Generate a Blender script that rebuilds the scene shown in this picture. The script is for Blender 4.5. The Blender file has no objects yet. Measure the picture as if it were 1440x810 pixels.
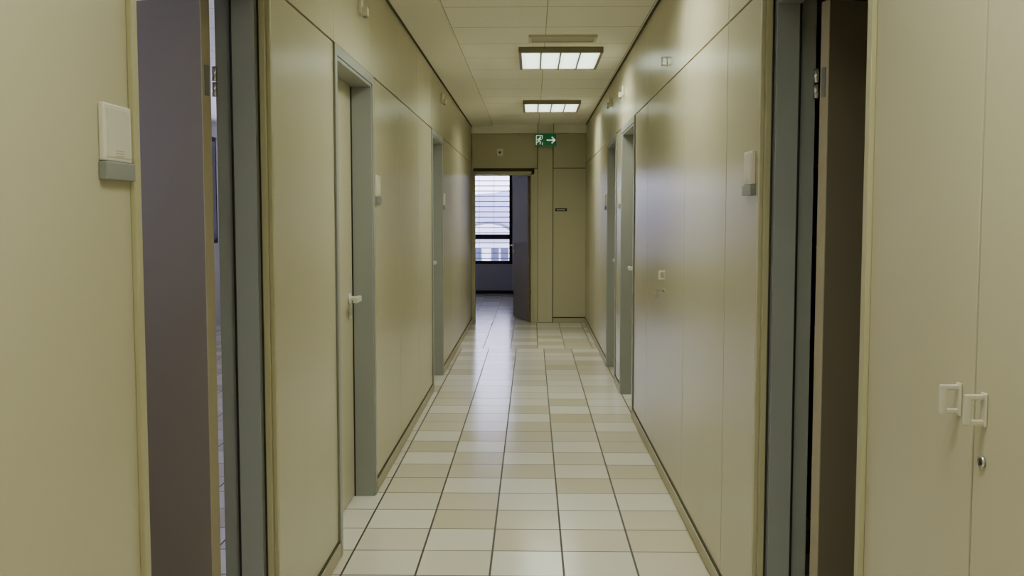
import bpy, bmesh, math, random
from mathutils import Vector, Matrix
random.seed(4)
sc = bpy.context.scene
COL = sc.collection

# ------------------------------------------------------------ materials
def s2l(c):
    return tuple(((v/255)/12.92 if v/255 <= .04045 else ((v/255+.055)/1.055)**2.4) for v in c) + (1,)

def mat(name, rgb, rough=.5, metal=0.0, noise=.04, scale=(6,6,6), spec=.5, bump=0.0, emit=None, estr=0):
    m = bpy.data.materials.new(name); m.use_nodes = True
    nt = m.node_tree; N = nt.nodes; L = nt.links
    b = N['Principled BSDF']
    c = s2l(rgb)
    tc = N.new('ShaderNodeTexCoord'); mp = N.new('ShaderNodeMapping')
    mp.inputs['Scale'].default_value = scale
    L.new(tc.outputs['Object'], mp.inputs['Vector'])
    nz = N.new('ShaderNodeTexNoise'); nz.inputs['Scale'].default_value = 1; nz.inputs['Detail'].default_value = 4
    L.new(mp.outputs[0], nz.inputs['Vector'])
    mx = N.new('ShaderNodeMix'); mx.data_type = 'RGBA'
    mx.inputs['A'].default_value = tuple(v*(1-noise) for v in c[:3])+(1,)
    mx.inputs['B'].default_value = tuple(min(1, v*(1+noise)) for v in c[:3])+(1,)
    L.new(nz.outputs['Fac'], mx.inputs['Factor'])
    L.new(mx.outputs['Result'], b.inputs['Base Color'])
    b.inputs['Roughness'].default_value = rough
    b.inputs['Metallic'].default_value = metal
    b.inputs['Specular IOR Level'].default_value = spec
    if bump:
        bp = N.new('ShaderNodeBump'); bp.inputs['Strength'].default_value = bump; bp.inputs['Distance'].default_value = .002
        L.new(nz.outputs['Fac'], bp.inputs['Height']); L.new(bp.outputs[0], b.inputs['Normal'])
    if emit:
        b.inputs['Emission Color'].default_value = s2l(emit); b.inputs['Emission Strength'].default_value = estr
    return m

class G:
    """tiny node math helper"""
    def __init__(s, nt): s.nt = nt
    def m(s, op, a, b=None, c=None):
        n = s.nt.nodes.new('ShaderNodeMath'); n.operation = op
        for i, v in enumerate((a, b, c)):
            if v is None: continue
            if isinstance(v, (int, float)): n.inputs[i].default_value = v
            else: s.nt.links.new(v, n.inputs[i])
        return n.outputs[0]

def floor_material():
    m = bpy.data.materials.new('floor_tiles'); m.use_nodes = True
    nt = m.node_tree; N = nt.nodes; L = nt.links; b = N['Principled BSDF']; g = G(nt)
    tc = N.new('ShaderNodeTexCoord'); sp = N.new('ShaderNodeSeparateXYZ'); L.new(tc.outputs['Object'], sp.inputs[0])
    x, y = sp.outputs[0], sp.outputs[1]
    far = g.m('GREATER_THAN', y, 4.237+.303*22)
    xs = g.m('ADD', g.m('DIVIDE', g.m('ADD', x, .17), .302), g.m('MULTIPLY', far, .22))
    ys = g.m('DIVIDE', g.m('SUBTRACT', y, 4.237), .303)
    cx, cy = g.m('FLOOR', xs), g.m('FLOOR', ys)
    fx, fy = g.m('SUBTRACT', xs, cx), g.m('SUBTRACT', ys, cy)
    ex = g.m('MINIMUM', fx, g.m('SUBTRACT', 1, fx)); ey = g.m('MINIMUM', fy, g.m('SUBTRACT', 1, fy))
    gx = g.m('LESS_THAN', ex, .0145); gy = g.m('LESS_THAN', ey, .0135)
    gr = g.m('MAXIMUM', gx, gy)
    cv = N.new('ShaderNodeCombineXYZ'); L.new(g.m('ADD', cx, 50.5), cv.inputs[0]); L.new(g.m('ADD', cy, 50.5), cv.inputs[1])
    wn = N.new('ShaderNodeTexWhiteNoise'); wn.noise_dimensions = '2D'; L.new(cv.outputs[0], wn.inputs['Vector'])
    chk = g.m('GREATER_THAN', g.m('FRACT', g.m('MULTIPLY', g.m('ADD', g.m('ADD', cx, cy), 100), .5)), .25)
    v = g.m('ADD', g.m('MULTIPLY', wn.outputs['Value'], .72), g.m('MULTIPLY', chk, .28))
    cr = N.new('ShaderNodeValToRGB'); L.new(v, cr.inputs[0])
    e = cr.color_ramp.elements
    e[0].position = 0; e[0].color = s2l((203,195,168)); e[1].position = 1; e[1].color = s2l((228,227,213))
    k = e.new(.42); k.color = s2l((210,204,181)); k = e.new(.58); k.color = s2l((222,219,203))
    mx = N.new('ShaderNodeMix'); mx.data_type = 'RGBA'
    L.new(gr, mx.inputs['Factor']); L.new(cr.outputs[0], mx.inputs['A']); mx.inputs['B'].default_value = s2l((58,52,38))
    L.new(mx.outputs['Result'], b.inputs['Base Color'])
    L.new(g.m('ADD', g.m('MULTIPLY', gr, .4), .18), b.inputs['Roughness'])
    return m

def ceiling_material():
    m = bpy.data.materials.new('ceiling_tiles'); m.use_nodes = True
    nt = m.node_tree; N = nt.nodes; L = nt.links; b = N['Principled BSDF']; g = G(nt)
    tc = N.new('ShaderNodeTexCoord'); sp = N.new('ShaderNodeSeparateXYZ'); L.new(tc.outputs['Object'], sp.inputs[0])
    def edge(v, off, size, w):
        t = g.m('DIVIDE', g.m('ADD', v, off), size); f = g.m('FRACT', t)
        return g.m('LESS_THAN', g.m('MINIMUM', f, g.m('SUBTRACT', 1, f)), w/size)
    gr = g.m('MAXIMUM', edge(sp.outputs[0], .53, .62, .003), edge(sp.outputs[1], .3, .63, .005))
    vo = N.new('ShaderNodeTexVoronoi'); vo.inputs['Scale'].default_value = 70; L.new(tc.outputs['Object'], vo.inputs['Vector'])
    sp2 = g.m('MULTIPLY', g.m('LESS_THAN', vo.outputs['Distance'], .25), .2)
    mx = N.new('ShaderNodeMix'); mx.data_type = 'RGBA'
    mx.inputs['A'].default_value = s2l((247,245,233)); mx.inputs['B'].default_value = s2l((165,159,139))
    L.new(g.m('MAXIMUM', g.m('MULTIPLY', gr, .85), sp2), mx.inputs['Factor'])
    L.new(mx.outputs['Result'], b.inputs['Base Color']); b.inputs['Roughness'].default_value = .8
    return m

M = {}
M['panel'] = mat('wall_laminate', (187,181,151), .27, noise=.03, scale=(3,3,.6))
M['panel2'] = mat('wall_laminate_pale', (192,186,156), .27, noise=.03, scale=(3,3,.6))
M['groove'] = mat('panel_groove', (64,59,45), .7)
M['casing'] = mat('casing_olive', (178,172,134), .4)
M['skirt'] = mat('skirting', (170,164,134), .45)
M['steel'] = mat('frame_grey_steel', (147,150,144), .33, noise=.03)
M['leaf'] = mat('door_leaf_shaded', (132,121,103), .42, noise=.05, scale=(3,3,1))  # beige laminate, a bit browner, with the open leaves' shade put into the colour
M['leafcl'] = mat('door_leaf_pale', (190,184,155), .34, noise=.03)
M['edge'] = mat('leaf_edge', (190,178,144), .5)
M['floor'] = floor_material()
M['ceil'] = ceiling_material()
M['plaster'] = mat('plaster', (236,233,218), .8, bump=.1, scale=(20,20,20))
M['roomwall'] = mat('office_wall', (210,208,204), .7)
M['dark'] = mat('dark_frame', (40,36,37), .5)
M['chrome'] = mat('satin_metal', (200,200,196), .25, metal=.9)
M['lever'] = mat('lever_aluminium', (222,222,214), .35, metal=.35)
M['handle'] = mat('handle_nickel', (206,201,180), .35, metal=.2)
M['white'] = mat('white_plastic', (216,212,192), .4)
M['paper'] = mat('paper_label', (206,202,182), .55)
M['grey'] = mat('grey_plastic', (134,136,130), .45)
M['fixture'] = mat('fixture_bronze', (128,119,98), .4)
M['louvre'] = mat('louvre_blades', (128,140,134), .35)
M['tube'] = mat('lamp_glow', (255,255,255), .5, emit=(253,255,240), estr=26)
M['green'] = mat('exit_green', (10,120,66), .4, emit=(10,130,70), estr=.12)
M['pict'] = mat('exit_white', (235,245,235), .4, emit=(230,255,235), estr=.5)
M['black'] = mat('black_plastic', (18,18,18), .4)
M['slat'] = mat('blind_slat', (108,108,130), .4)
M['rad'] = mat('parapet_grey', (178,176,186), .6)
M['bwhite'] = mat('outside_building', (228,228,236), .8, noise=.1, scale=(.5,.5,.5))
M['bwin'] = mat('outside_glazing', (60,66,90), .3)
M['broof'] = mat('outside_roof', (112,112,135), .7)
M['hill'] = mat('outside_hill', (150,150,178), .9, noise=.3, scale=(.12,.12,.2))  # blue-grey tone carries painted distance haze
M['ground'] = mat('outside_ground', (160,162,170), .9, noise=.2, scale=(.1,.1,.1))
M['wood'] = mat('desk_wood', (120,95,70), .5, noise=.15, scale=(2,14,14))

# ------------------------------------------------------------ mesh helpers
class B:
    def __init__(s, name): s.name = name; s.bm = bmesh.new(); s.mats = []
    def mi(s, k):
        if k not in s.mats: s.mats.append(k)
        return s.mats.index(k)
    def box(s, x0, x1, y0, y1, z0, z1, k, mtx=None):
        x0, x1 = min(x0,x1), max(x0,x1); y0, y1 = min(y0,y1), max(y0,y1); z0, z1 = min(z0,z1), max(z0,z1)
        vs = [s.bm.verts.new(Vector(p)) for p in ((x0,y0,z0),(x1,y0,z0),(x1,y1,z0),(x0,y1,z0),(x0,y0,z1),(x1,y0,z1),(x1,y1,z1),(x0,y1,z1))]
        if mtx:
            for v in vs: v.co = mtx @ v.co
        for f in ((0,3,2,1),(4,5,6,7),(0,1,5,4),(1,2,6,5),(2,3,7,6),(3,0,4,7)):
            fc = s.bm.faces.new([vs[i] for i in f]); fc.material_index = s.mi(k)
        return s
    def cyl(s, p0, p1, r, k, seg=20, r2=None):
        p0, p1 = Vector(p0), Vector(p1); d = p1-p0
        mt = Matrix.Translation((p0+p1)/2) @ d.to_track_quat('Z','Y').to_matrix().to_4x4()
        n0 = set(s.bm.faces)
        bmesh.ops.create_cone(s.bm, cap_ends=True, segments=seg, radius1=r, radius2=r if r2 is None else r2, depth=d.length, matrix=mt)
        for f in s.bm.faces:
            if f not in n0: f.material_index = s.mi(k); f.smooth = len(f.verts) == 4
        return s
    def poly(s, pts, k):
        f = s.bm.faces.new([s.bm.verts.new(Vector(p)) for p in pts]); f.material_index = s.mi(k); return s
    def done(s, parent=None, bevel=0, loc=None, rz=0):
        me = bpy.data.meshes.new(s.name); s.bm.normal_update(); s.bm.to_mesh(me); s.bm.free()
        for k in s.mats: me.materials.append(M[k])
        o = bpy.data.objects.new(s.name, me); COL.objects.link(o)
        if bevel:
            b = o.modifiers.new('bevel','BEVEL'); b.width = bevel; b.segments = 2; b.limit_method = 'ANGLE'
        if loc: o.location = loc
        o.rotation_euler = (0,0,rz)
        if parent: o.parent = parent
        return o

def empty(name, loc=(0,0,0), rz=0):
    o = bpy.data.objects.new(name, None); COL.objects.link(o); o.location = loc; o.rotation_euler = (0,0,rz)
    o.empty_display_size = .1; return o

# ------------------------------------------------------------ dimensions
XL, XR = -.82, .73
YB, YE = -3.0, 13.6
H = 2.69
ZL = 2.17
T = .15
L_doors = [(2.05,3.10),(4.15,5.12),(8.15,9.08)]
R_doors = [(2.18,3.18),(7.12,8.13),(8.65,9.63)]
L_lines = [-3,-1.95,-.95,.05,1.05,2.05,3.10,4.15,5.12,6.17,7.17,8.15,9.08,10.15,11.2,12.4,13.6]
R_lines = [-3,-2.1,-1.56,-1.02,-.48,.06,.6,1.12,1.64,2.18,3.18,3.78,4.80,6.34,7.12,8.13,8.65,9.63,10.6,11.6,12.6,13.6]

def long_wall(name, X, sgn, lines, doors):
    """sgn = +1: wall body lies on +X side of the face"""
    w = B(name)
    pt = .018
    for a, b_ in zip(lines[:-1], lines[1:]):
        isdoor = any(abs(a-d[0]) < 1e-4 for d in doors)
        g = .0035
        if not isdoor:
            w.box(X+sgn*pt, X+sgn*T, a, b_, 0, H, 'groove')
            w.box(X, X+sgn*pt, a+g, b_-g, .075, ZL-.004, 'panel')
            w.box(X, X+sgn*pt, a+g, b_-g, ZL+.004, H-.012, 'panel2')
            w.box(X+sgn*T, X+sgn*(T+.005), a, b_, 0, H, 'roomwall')
        else:
            w.box(X+sgn*pt, X+sgn*T, a, b_, ZL-.02, H, 'groove')
            w.box(X, X+sgn*pt, a+g, b_-g, ZL+.004, H-.012, 'panel2')
            w.box(X+sgn*T, X+sgn*(T+.005), a, b_, ZL-.02, H, 'roomwall')
    w.done(bevel=.0015)
    t = B('baseboard_'+name.split('_')[1])
    for a, b_ in zip(lines[:-1], lines[1:]):
        if not any(abs(a-d[0]) < 1e-4 for d in doors):
            t.box(X-sgn*.010, X+sgn*.016, a+.001, b_-.001, .008, .062, 'skirt')
            t.box(X-sgn*.006, X+sgn*.016, a+.001, b_-.001, 0, .008, 'groove')
            t.box(X-sgn*.004, X+sgn*.016, a, b_, .062, .075, 'groove')
    t.done()

long_wall('wall_left', XL, -1, L_lines, L_doors)
long_wall('wall_right', XR, +1, R_lines, R_doors)

# door frames
def frame(name, X, sgn, y0, y1, wide):
    e = empty(name, (X, y0, 0))
    f = B('frame')
    zt = ZL-.02
    jw = .045
    w = y1-y0
    s0 = sgn*.026 if wide else -sgn*.004
    f.box(s0, sgn*.098, 0, jw, 0, zt, 'steel'); f.box(s0, sgn*.098, w-jw, w, 0, zt, 'steel')
    f.box(s0, sgn*.098, jw, w-jw, zt-jw, zt, 'steel')
    f.box(sgn*.100, sgn*.152, 0, jw-.02, 0, zt, 'steel'); f.box(sgn*.100, sgn*.152, w-jw+.02, w, 0, zt, 'steel')
    f.box(sgn*.100, sgn*.152, jw-.02, w-jw+.02, zt-jw+.02, zt, 'steel')
    f.box(sgn*.094, sgn*.101, w-jw-.003, w-jw+.001, 0, zt-jw, 'black')
    f.box(sgn*.055, sgn*.08, jw-.001, jw+.002, .95, 1.13, 'chrome')
    f.done(e, bevel=.002)
    c = B('casing')
    if wide:
        c.box(-sgn*.012, 0, -.026, .004, 0, zt+.022, 'casing'); c.box(-sgn*.012, 0, w-.004, w+.018, 0, zt+.022, 'casing')
        c.box(-sgn*.012, 0, .004, w-.004, zt-.002, zt+.022, 'casing')
        c.box(0, sgn*.018, 0, .022, 0, zt, 'casing'); c.box(0, sgn*.018, w-.022, w, 0, zt, 'casing'); c.box(0, sgn*.018, .022, w-.022, zt-.022, zt, 'casing')
        c.box(sgn*.018, sgn*.026, 0, .012, 0, zt, 'groove'); c.box(sgn*.018, sgn*.026, w-.012, w, 0, zt, 'groove')
    else:
        c.box(-sgn*.010, -sgn*.001, -.016, .03, 0, zt+.015, 'steel'); c.box(-sgn*.010, -sgn*.001, w-.03, w+.012, 0, zt+.015, 'steel')
        c.box(-sgn*.010, -sgn*.001, .03, w-.03, zt-.03, zt+.015, 'steel')
    c.done(e, bevel=.002)
    return e

def lever(b, x, y, z, nx, ly, k='lever'):
    b.cyl((x, y, z), (x+nx*.010, y, z), .028, k)
    b.cyl((x+nx*.008, y, z), (x+nx*.052, y, z), .012, k)
    b.box(x+nx*.040, x+nx*.062, y-ly*.014, y+ly*.115, z-.014, z+.014, k)
    b.cyl((x, y, z-.085), (x+nx*.010, y, z-.085), .022, k)

def lever_l(b, x, y, z, ny, lx, k='chrome'):
    b.cyl((x, y, z), (x, y+ny*.010, z), .026, k)
    b.cyl((x, y+ny*.008, z), (x, y+ny*.052, z), .010, k)
    b.box(x-lx*.012, x+lx*.115, y+ny*.044, y+ny*.060, z-.010, z+.010, k)
    b.cyl((x, y, z-.085), (x, y+ny*.010, z-.085), .022, k)

n = 0
for X, sgn, ds in ((XL,-1,L_doors),(XR,1,R_doors)):
    for i, (y0, y1) in enumerate(ds):
        n += 1
        e = frame('door_%d' % n, X, sgn, y0, y1, i == 0)
        w = y1-y0
        if i == 0:
            hx = sgn*.156; hy = w-.060
            le = empty('leaf_pivot', (hx, hy, 0), math.radians(15) if sgn > 0 else math.radians(165)); le.parent = e
            th = -sgn*.045
            lf = B('leaf')
            lf.box(.003, .93, min(0,th)+.001, max(0,th)-.001, .010, 2.105, 'leaf')
            lf.box(.0, .003, min(0,th), max(0,th), .010, 2.105, 'edge'); lf.box(.93, .933, min(0,th), max(0,th), .010, 2.105, 'edge')
            lf.done(le)
            hb = B('lever_handles')
            lever_l(hb, .87, th, 1.04, -sgn, -1); lever_l(hb, .87, 0, 1.04, sgn, -1); hb.done(le, bevel=.002)
            hg = B('hinges')
            for z in (.25, 1.86):
                hg.cyl((-.008, -th*.2, z-.045), (-.008, -th*.2, z-.002), .008, 'chrome'); hg.cyl((-.008, -th*.2, z+.002), (-.008, -th*.2, z+.045), .008, 'chrome')
                hg.box(-.003, .0005, min(0,th)+.012, max(0,th)-.012, z-.045, z+.045, 'grey')
            hg.done(le)
        else:
            lf = B('leaf')
            lf.box(sgn*.101, sgn*.141, .027, w-.027, .010, 2.123, 'leafcl'); lf.done(e, bevel=.001)
            hb = B('lever_handle'); lever(hb, sgn*.101, w-.14, 1.04, -sgn, -1); hb.done(e, bevel=.003)

# ------------------------------------------------------------ floor / ceiling
XO, XOR = -4.2, 3.7
YW = 18.8
B('floor').box(XO-.15, XOR+.1, YB-.1, YW+.1, -.12, 0, 'floor').done()
c = B('ceiling')
c.box(XO-.15, XOR+.1, YB-.1, YW+.1, H, H+.12, 'ceil'); c.done()
c = B('ceiling_plaster_margin')
c.box(XL+.012, -.53, YB+.01, YE-.13, H-.030, H, 'plaster'); c.done(bevel=.004)
t = B('trim_1')
t.box(XL+.001, XL+.010, YB+.01, YE-.13, H-.034, H, 'groove')
t.box(XR-.010, XR-.001, YB+.01, YE-.13, H-.014, H, 'groove')
t.done()
B('trim_2').box(XL+.001, XR-.001, YE-.12, YE-.02, 2.575, H, 'plaster').done(bevel=.003)

# ------------------------------------------------------------ end wall with door opening
dx0, dx1, dzt = XL+.02, .03, 2.065
w = B('wall_end')
y0, y1 = YE, YE+.15
core = 'groove'
w.box(XO-.1, dx0, y0+.018, y1, 0, H, 'roomwall'); w.box(dx1, XOR+.05, y0+.018, y1, 0, H, core); w.box(dx0, dx1, y0+.018, y1, dzt, H, core)
g = .005
def ep(a, b_, z0, z1, k='panel'): w.box(a+g, b_-g, y0, y0+.018, z0+g, z1-g, k)
ep(XL+.003, .075, 2.105, 2.59, 'panel')
w.box(XL+.003, XL+.021, y0, y0+.018, 0, 2.10, 'panel')
w.box(.03, .075, y0, y0+.018, 0, 2.10, 'panel')
ep(.075, .285, 0, 2.59, 'panel2')
ep(.285, .735, .075, 2.11, 'panel'); ep(.285, .735, 2.11, 2.59, 'panel')
w.done(bevel=.0015)
B('baseboard_end').box(.29, .728, YE-.008, YE+.012, 0, .065, 'skirt').done()
e = empty('door_7', (dx1, YE, 0))
f = B('frame')
wd = dx1-dx0
f.box(-.045, 0, -.012, .15, 0, dzt, 'casing'); f.box(-wd, -wd+.02, -.012, .15, 0, dzt, 'casing'); f.box(-wd, 0, -.012, .15, dzt-.045, dzt, 'casing')
f.done(e, bevel=.002)
le = empty('leaf_pivot', (-.05, .16, 0), math.radians(107)); le.parent = e
lf = B('leaf'); lf.box(0, .72, 0, .042, .01, 2.01, 'leaf'); lf.done(le, bevel=.001)
hb = B('lever_handles'); lever_l(hb, .66, .042, 1.04, 1, -1); lever_l(hb, .66, 0, 1.04, -1, -1); hb.done(le)

B('wall_back').box(XO-.1, XOR+.05, YB-.1, YB, 0, H, 'panel').done()
B('wall_office_right').box(XOR, XOR+.1, YB, YE+.15, 0, H, 'roomwall').done()
# ------------------------------------------------------------ office window wall (left side of building)
def win_strip(name, X, ya, yb, z0, z1, n):
    e = empty(name, (X, ya, 0))
    f = B('frame'); L = yb-ya
    f.box(-.07, .0, 0, L, z0, z0+.05, 'dark'); f.box(-.07, .0, 0, L, z1-.05, z1, 'dark')
    for i in range(n+1):
        y = i*L/n; f.box(-.07, .0, max(0,y-.035), min(L,y+.035), z0+.05, z1-.05, 'dark')
    f.done(e)
    s = B('blind_slats')
    z = z0+.09
    while z < z1-.08:
        mt = Matrix.Translation((-.11, 0, z)) @ Matrix.Rotation(math.radians(-42), 4, 'Y')
        s.box(-.03, .03, .02, L-.02, -.001, .001, 'slat', mt); z += .068
    s.done(e)
w = B('wall_office_left')
w.box(XO-.15, XO, YB, .4, 0, H, 'roomwall'); w.box(XO-.15, XO, .4, 13.3, 0, 1.1, 'roomwall'); w.box(XO-.15, XO, .4, 13.3, 2.5, H, 'roomwall'); w.box(XO-.15, XO, 13.3, YE+.02, 0, H, 'roomwall')
w.done()
win_strip('window_1', XO-.02, .4, 13.3, 1.1, 2.5, 10)

# ------------------------------------------------------------ end room
ex0, ex1 = -2.6, 1.4
B('wall_end_room_left').box(ex0-.1, ex0, YE+.15, YW, 0, H, 'roomwall').done()
B('wall_end_room_right').box(ex1, ex1+.1, YE+.15, YW, 0, H, 'roomwall').done()
wx0, wx1, wz0, wz1 = -2.3, -.37, .56, 2.45
w = B('wall_window')
w.box(ex0-.1, wx0, YW, YW+.1, 0, H, 'roomwall'); w.box(wx1, ex1+.1, YW, YW+.1, 0, H, 'roomwall')
w.box(wx0, wx1, YW, YW+.1, 0, wz0, 'rad'); w.box(wx0, wx1, YW, YW+.1, wz1, H, 'roomwall')
w.done()
B('baseboard_window').box(ex0, ex1, YW-.02, YW, 0, .06, 'dark').done()
e = empty('window_2', (0, YW, 0))
f = B('frame')
f.box(wx0, wx1, 0, .07, wz0, wz0+.06, 'dark'); f.box(wx0, wx1, 0, .07, wz1-.06, wz1, 'dark')
f.box(wx0, wx0+.06, 0, .07, wz0, wz1, 'dark'); f.box(wx1-.06, wx1, 0, .07, wz0, wz1, 'dark')
f.box(wx0, wx1, 0, .07, 1.03, 1.12, 'dark'); f.box(-1.38, -1.3, 0, .07, wz0, wz1, 'dark')
f.done(e, bevel=.004)
s = B('blind_slats'); z = wz0+.1
while z < wz1-.05:
    mt = Matrix.Translation((0, .11, z)) @ Matrix.Rotation(math.radians(-6), 4, 'X')
    s.box(wx0+.01, wx1-.01, -.030, .030, -.006, .006, 'slat', mt); z += .098
for x in (wx0+.35, -1.0, wx1-.35): s.box(x-.003, x+.003, .107, .113, wz0+.06, wz1, 'slat')
s.done(e)

# ------------------------------------------------------------ exterior
B('ground_outside').box(-80, 80, YW+2, 200, -7.2, -7, 'ground').done()
b = B('outside_building')
b.box(-14, 6, 44, 56, -7, .45, 'bwhite'); b.box(-14.3, 6.3, 43.7, 56, .45, .62, 'broof')
for i in range(12):
    x = -13+i*1.6
    for q in range(3): b.box(x+q*.42, x+q*.42+.33, 43.95, 44.02, -.5, .06, 'bwin')
    b.box(x, x+1.2, 43.95, 44.02, -4.0, -2.6, 'bwin')
    b.box(x-.05, x+1.25, 43.93, 43.96, -.60, -.54, 'broof')
pts = [(-1.95+1.15*math.cos(a), .62+.62*math.sin(a)) for a in [math.pi*i/16 for i in range(17)]]
inn = [(-1.95+1.0*math.cos(a), .62+.50*math.sin(a)) for a in [math.pi*i/16 for i in range(17)]]
b.poly([(x, 44.9, z) for x, z in inn], 'bwhite'); b.poly([(x, 45, z) for x, z in pts], 'broof'); b.poly([(x, 55, z) for x, z in reversed(pts)], 'bwhite')
for (xa, za), (xb, zb) in zip(pts[:-1], pts[1:]): b.poly([(xa,45,za),(xa,55,za),(xb,55,zb),(xb,45,zb)], 'broof')
b.done()
h = B('outside_hill')
nx = 60
rows = []
for j in range(6):
    r = []
    for i in range(nx+1):
        x = -90+i*3; t = j/5
        z = -7 + t*(11.5+2.5*math.sin(x*.06+1)+1.2*math.sin(x*.23)) + random.uniform(-.4,.4)*t
        r.append(h.bm.verts.new((x, 110+j*9, z)))
    rows.append(r)
h.mi('hill')
for j in range(5):
    for i in range(nx): h.bm.faces.new((rows[j][i], rows[j][i+1], rows[j+1][i+1], rows[j+1][i]))
h.done()

# ------------------------------------------------------------ ceiling lights
def ceiling_light(y):
    e = empty('ceiling_light', (.21, y, H))
    W, Ln, D = .31, .85, .042
    f = B('housing')
    f.box(-W, W, 0, .022, -D, 0, 'fixture'); f.box(-W, W, Ln-.022, Ln, -D, 0, 'fixture')
    f.box(-W, -W+.022, .022, Ln-.022, -D, 0, 'fixture'); f.box(W-.022, W, .022, Ln-.022, -D, 0, 'fixture')
    f.done(e, bevel=.002)
    l = B('louvre')
    yy = .022+.06
    while yy < Ln-.04:
        l.box(-W+.022, W-.022, yy-.001, yy+.001, -D+.004, -.016, 'louvre'); yy += .09
    for x in (-.145, 0, .145): l.box(x-.006, x+.006, .022, Ln-.022, -D+.003, -.016, 'louvre')
    l.done(e)
    t = B('lamps')
    t.box(-W+.022, W-.022, .022, Ln-.022, -.012, -.006, 'tube'); t.done(e)
for y in (7.39, 10.73, 4.05, .71, -2.6): ceiling_light(y)

# air diffuser
e = empty('air_vent', (.21, 6.9, H))
f = B('grille')
f.box(-.235, .235, 0, .02, -.018, 0, 'paper'); f.box(-.235, .235, .2, .22, -.018, 0, 'paper'); f.box(-.235, -.215, .02, .2, -.018, 0, 'paper'); f.box(.215, .235, .02, .2, -.018, 0, 'paper')
f.box(-.215, .215, .02, .2, -.003, -.001, 'fixture')
for i in range(6):
    y = .035+i*.03; f.box(-.215, .215, y-.008, y+.008, -.012, -.009, 'paper')
f.done(e)

# ------------------------------------------------------------ exit sign
e = empty('exit_sign', (.18, 13.32, 2.465))
f = B('panel'); f.box(-.142, .142, 0, .03, -.078, .078, 'green'); f.box(-.11, -.10, .01, .02, .078, .225, 'grey'); f.box(.10, .11, .01, .02, .078, .225, 'grey')
f.done(e, bevel=.003)
p = B('pictogram'); Y = -.002
def quad(a, b_, wdt):
    a, b_ = Vector(a), Vector(b_); d = (b_-a).normalized(); nn = Vector((-d.y, d.x))*wdt/2
    q = [a+nn, a-nn, b_-nn, b_+nn]; p.poly([(v.x, Y, v.y) for v in q], 'pict')
quad((-.125,-.062),(-.125,.062),.008); quad((-.125,.06),(-.045,.06),.008); quad((-.045,.062),(-.045,.02),.008); quad((-.045,-.03),(-.045,-.062),.008)
p.poly([(-.072+.011*math.cos(a), Y, .036+.011*math.sin(a)) for a in [2*math.pi*i/14 for i in range(14)]], 'pict')
quad((-.078,.026),(-.09,-.008),.02); quad((-.09,-.006),(-.068,-.026),.011); quad((-.068,-.022),(-.078,-.055),.009)
quad((-.092,-.006),(-.106,-.03),.011); quad((-.106,-.03),(-.12,-.034),.008)
quad((-.076,.02),(-.055,.004),.008); quad((-.084,.02),(-.11,.012),.008); quad((-.11,.014),(-.114,-.004),.007)
quad((.012,0),(.118,0),.016); quad((.08,.042),(.122,-.003),.016); quad((.08,-.042),(.122,.003),.016)
p.done(e)

# ------------------------------------------------------------ wall name plates
def plate(X, sgn, y, z=1.595, scale=1):
    e = empty('door_nameplate', (X, y, z))
    a = B('plate'); n_ = -sgn
    a.box(0, n_*.012, -.065, .065, -.038, .072, 'white'); a.done(e, bevel=.003)
    a = B('insert'); a.box(n_*.012, n_*.0135, -.052, .052, -.030, .062, 'paper')
    for k in range(3): a.box(n_*.0135, n_*.0138, -.014, .022, -.018-.005*k, -.0165-.005*k, 'grey')
    a.done(e)
    a = B('holder_strip'); a.box(0, n_*.017, -.068, .068, -.074, -.039, 'grey'); a.done(e, bevel=.002)
plate(XL, -1, 1.945); plate(XL, -1, 5.26); plate(XL, -1, 9.25)
plate(XR, 1, 3.35); plate(XR, 1, 8.3); plate(XR, 1, 9.85)

# cabinet pulls
def pull(X, sgn, y, z, key=False, lock=False):
    e = empty('cabinet_pull', (X, y, z)); n_ = -sgn
    a = B('loop_handle')
    a.box(0, n_*.004, -.010, .010, -.028, .028, 'handle')
    a.box(n_*.003, n_*.030, -.005, .005, .016, .025, 'handle'); a.box(n_*.003, n_*.030, -.005, .005, -.025, -.016, 'handle')
    a.box(n_*.024, n_*.034, -.006, .006, -.025, .025, 'handle')
    a.done(e, bevel=.0025)
    if key or lock:
        k = B('lock')
        k.cyl((0,0,-.085),(n_*.006,0,-.085), .010, 'chrome'); k.cyl((n_*.006,0,-.085),(n_*.0075,0,-.085), .006, 'black')
        k.box(n_*.007, n_*.009, -.001, .001, -.09, -.08, 'chrome')
        if key:
            k.box(n_*.006, n_*.032, -.001, .001, -.089, -.081, 'chrome')
            k.cyl((n_*.040,-.0015,-.085),(n_*.040,.0015,-.085), .011, 'chrome')
            k.cyl((n_*.042,-.001,-.115),(n_*.042,.001,-.115), .012, 'grey'); k.box(n_*.040, n_*.044, -.001, .001, -.105, -.094, 'chrome')
        k.done(e)
pull(XR, 1, 1.695, 1.14); pull(XR, 1, 1.60, 1.14, lock=True)
pull(XR, 1, 5.48, 1.13, key=True); pull(XR, 1, 5.48, 2.29)
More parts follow.
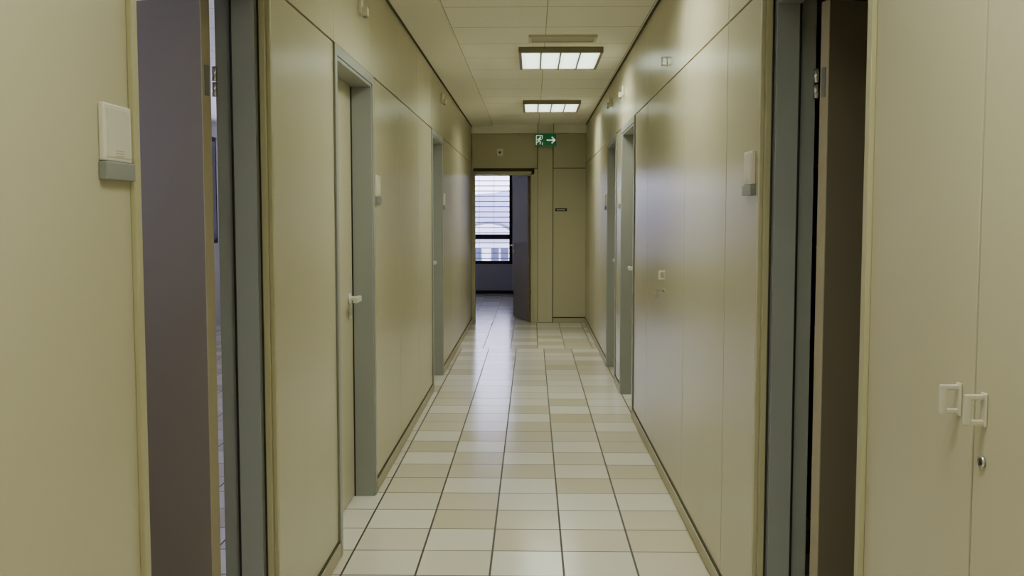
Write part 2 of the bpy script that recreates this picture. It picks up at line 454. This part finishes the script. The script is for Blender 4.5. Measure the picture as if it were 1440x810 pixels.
def sensor(X, sgn, y, z):
    e = empty('alarm_sensor', (X, y, z)); n_ = -sgn
    a = B('body'); a.box(0, n_*.018, -.03, .03, -.035, .045, 'white'); a.box(n_*.018, n_*.045, -.022, .022, -.045, -.005, 'white'); a.done(e, bevel=.004)
    a = B('lens'); a.cyl((n_*.032, 0, -.045), (n_*.032, 0, -.055), .014, 'grey', r2=.008); a.done(e)
sensor(XL, -1, 4.77, 2.44); sensor(XL, -1, 9.05, 2.51); sensor(XR, 1, 8.0, 2.44); sensor(XR, 1, 9.3, 2.5)

# end wall signs
e = empty('alarm_indicator', (-.437, YE, 2.32))
a = B('box'); a.box(-.045, .045, -.03, 0, -.05, .05, 'white'); a.done(e, bevel=.004)
a = B('triangle_mark'); a.poly([(-.022,-.031,.012),(0,-.031,-.022),(.022,-.031,.012)], 'black'); a.done(e)
e = empty('room_sign', (.395, YE, 1.545))
a = B('plaque'); a.box(-.08, .08, -.008, 0, -.02, .02, 'black'); a.done(e, bevel=.002)
a = B('lettering')
for i in range(7): a.box(-.06+i*.017, -.049+i*.017, -.0092, -.008, -.006, .007, 'white')
a.done(e)

# ------------------------------------------------------------ furniture glimpsed in right office
a = B('filing_cabinet')
a.box(1.2, 2.1, 6.0, 6.45, 0, 2.0, 'dark')
for i in range(4): a.box(1.22, 2.08, 5.985, 6.0, .05+i*.48, .5+i*.48, 'dark'); a.box(1.55, 1.75, 5.965, 5.985, .3+i*.48, .32+i*.48, 'chrome')
a.done(bevel=.003)
a = B('desk')
a.box(1.05, 2.4, 4.3, 5.0, .70, .73, 'wood')
for x in (1.08, 2.33):
    for y in (4.33, 4.93): a.box(x, x+.04, y, y+.04, 0, .70, 'dark')
a.box(1.12, 2.33, 4.94, 4.96, .3, .7, 'wood')
a.done(bevel=.003)

# ------------------------------------------------------------ world
W = bpy.data.worlds.new('overcast_sky'); sc.world = W; W.use_nodes = True
bg = W.node_tree.nodes['Background']; bg.inputs[0].default_value = (.66,.67,1.0,1); bg.inputs[1].default_value = 7.5

# ------------------------------------------------------------ camera
cd = bpy.data.cameras.new('camera'); cam = bpy.data.objects.new('camera', cd); COL.objects.link(cam)
cd.lens = 35; cd.sensor_width = 36; cd.clip_start = .05; cd.clip_end = 500
cam.location = (0,0,1.45); cam.rotation_euler = (math.radians(90-4.09), 0, math.radians(1.15))
sc.camera = cam
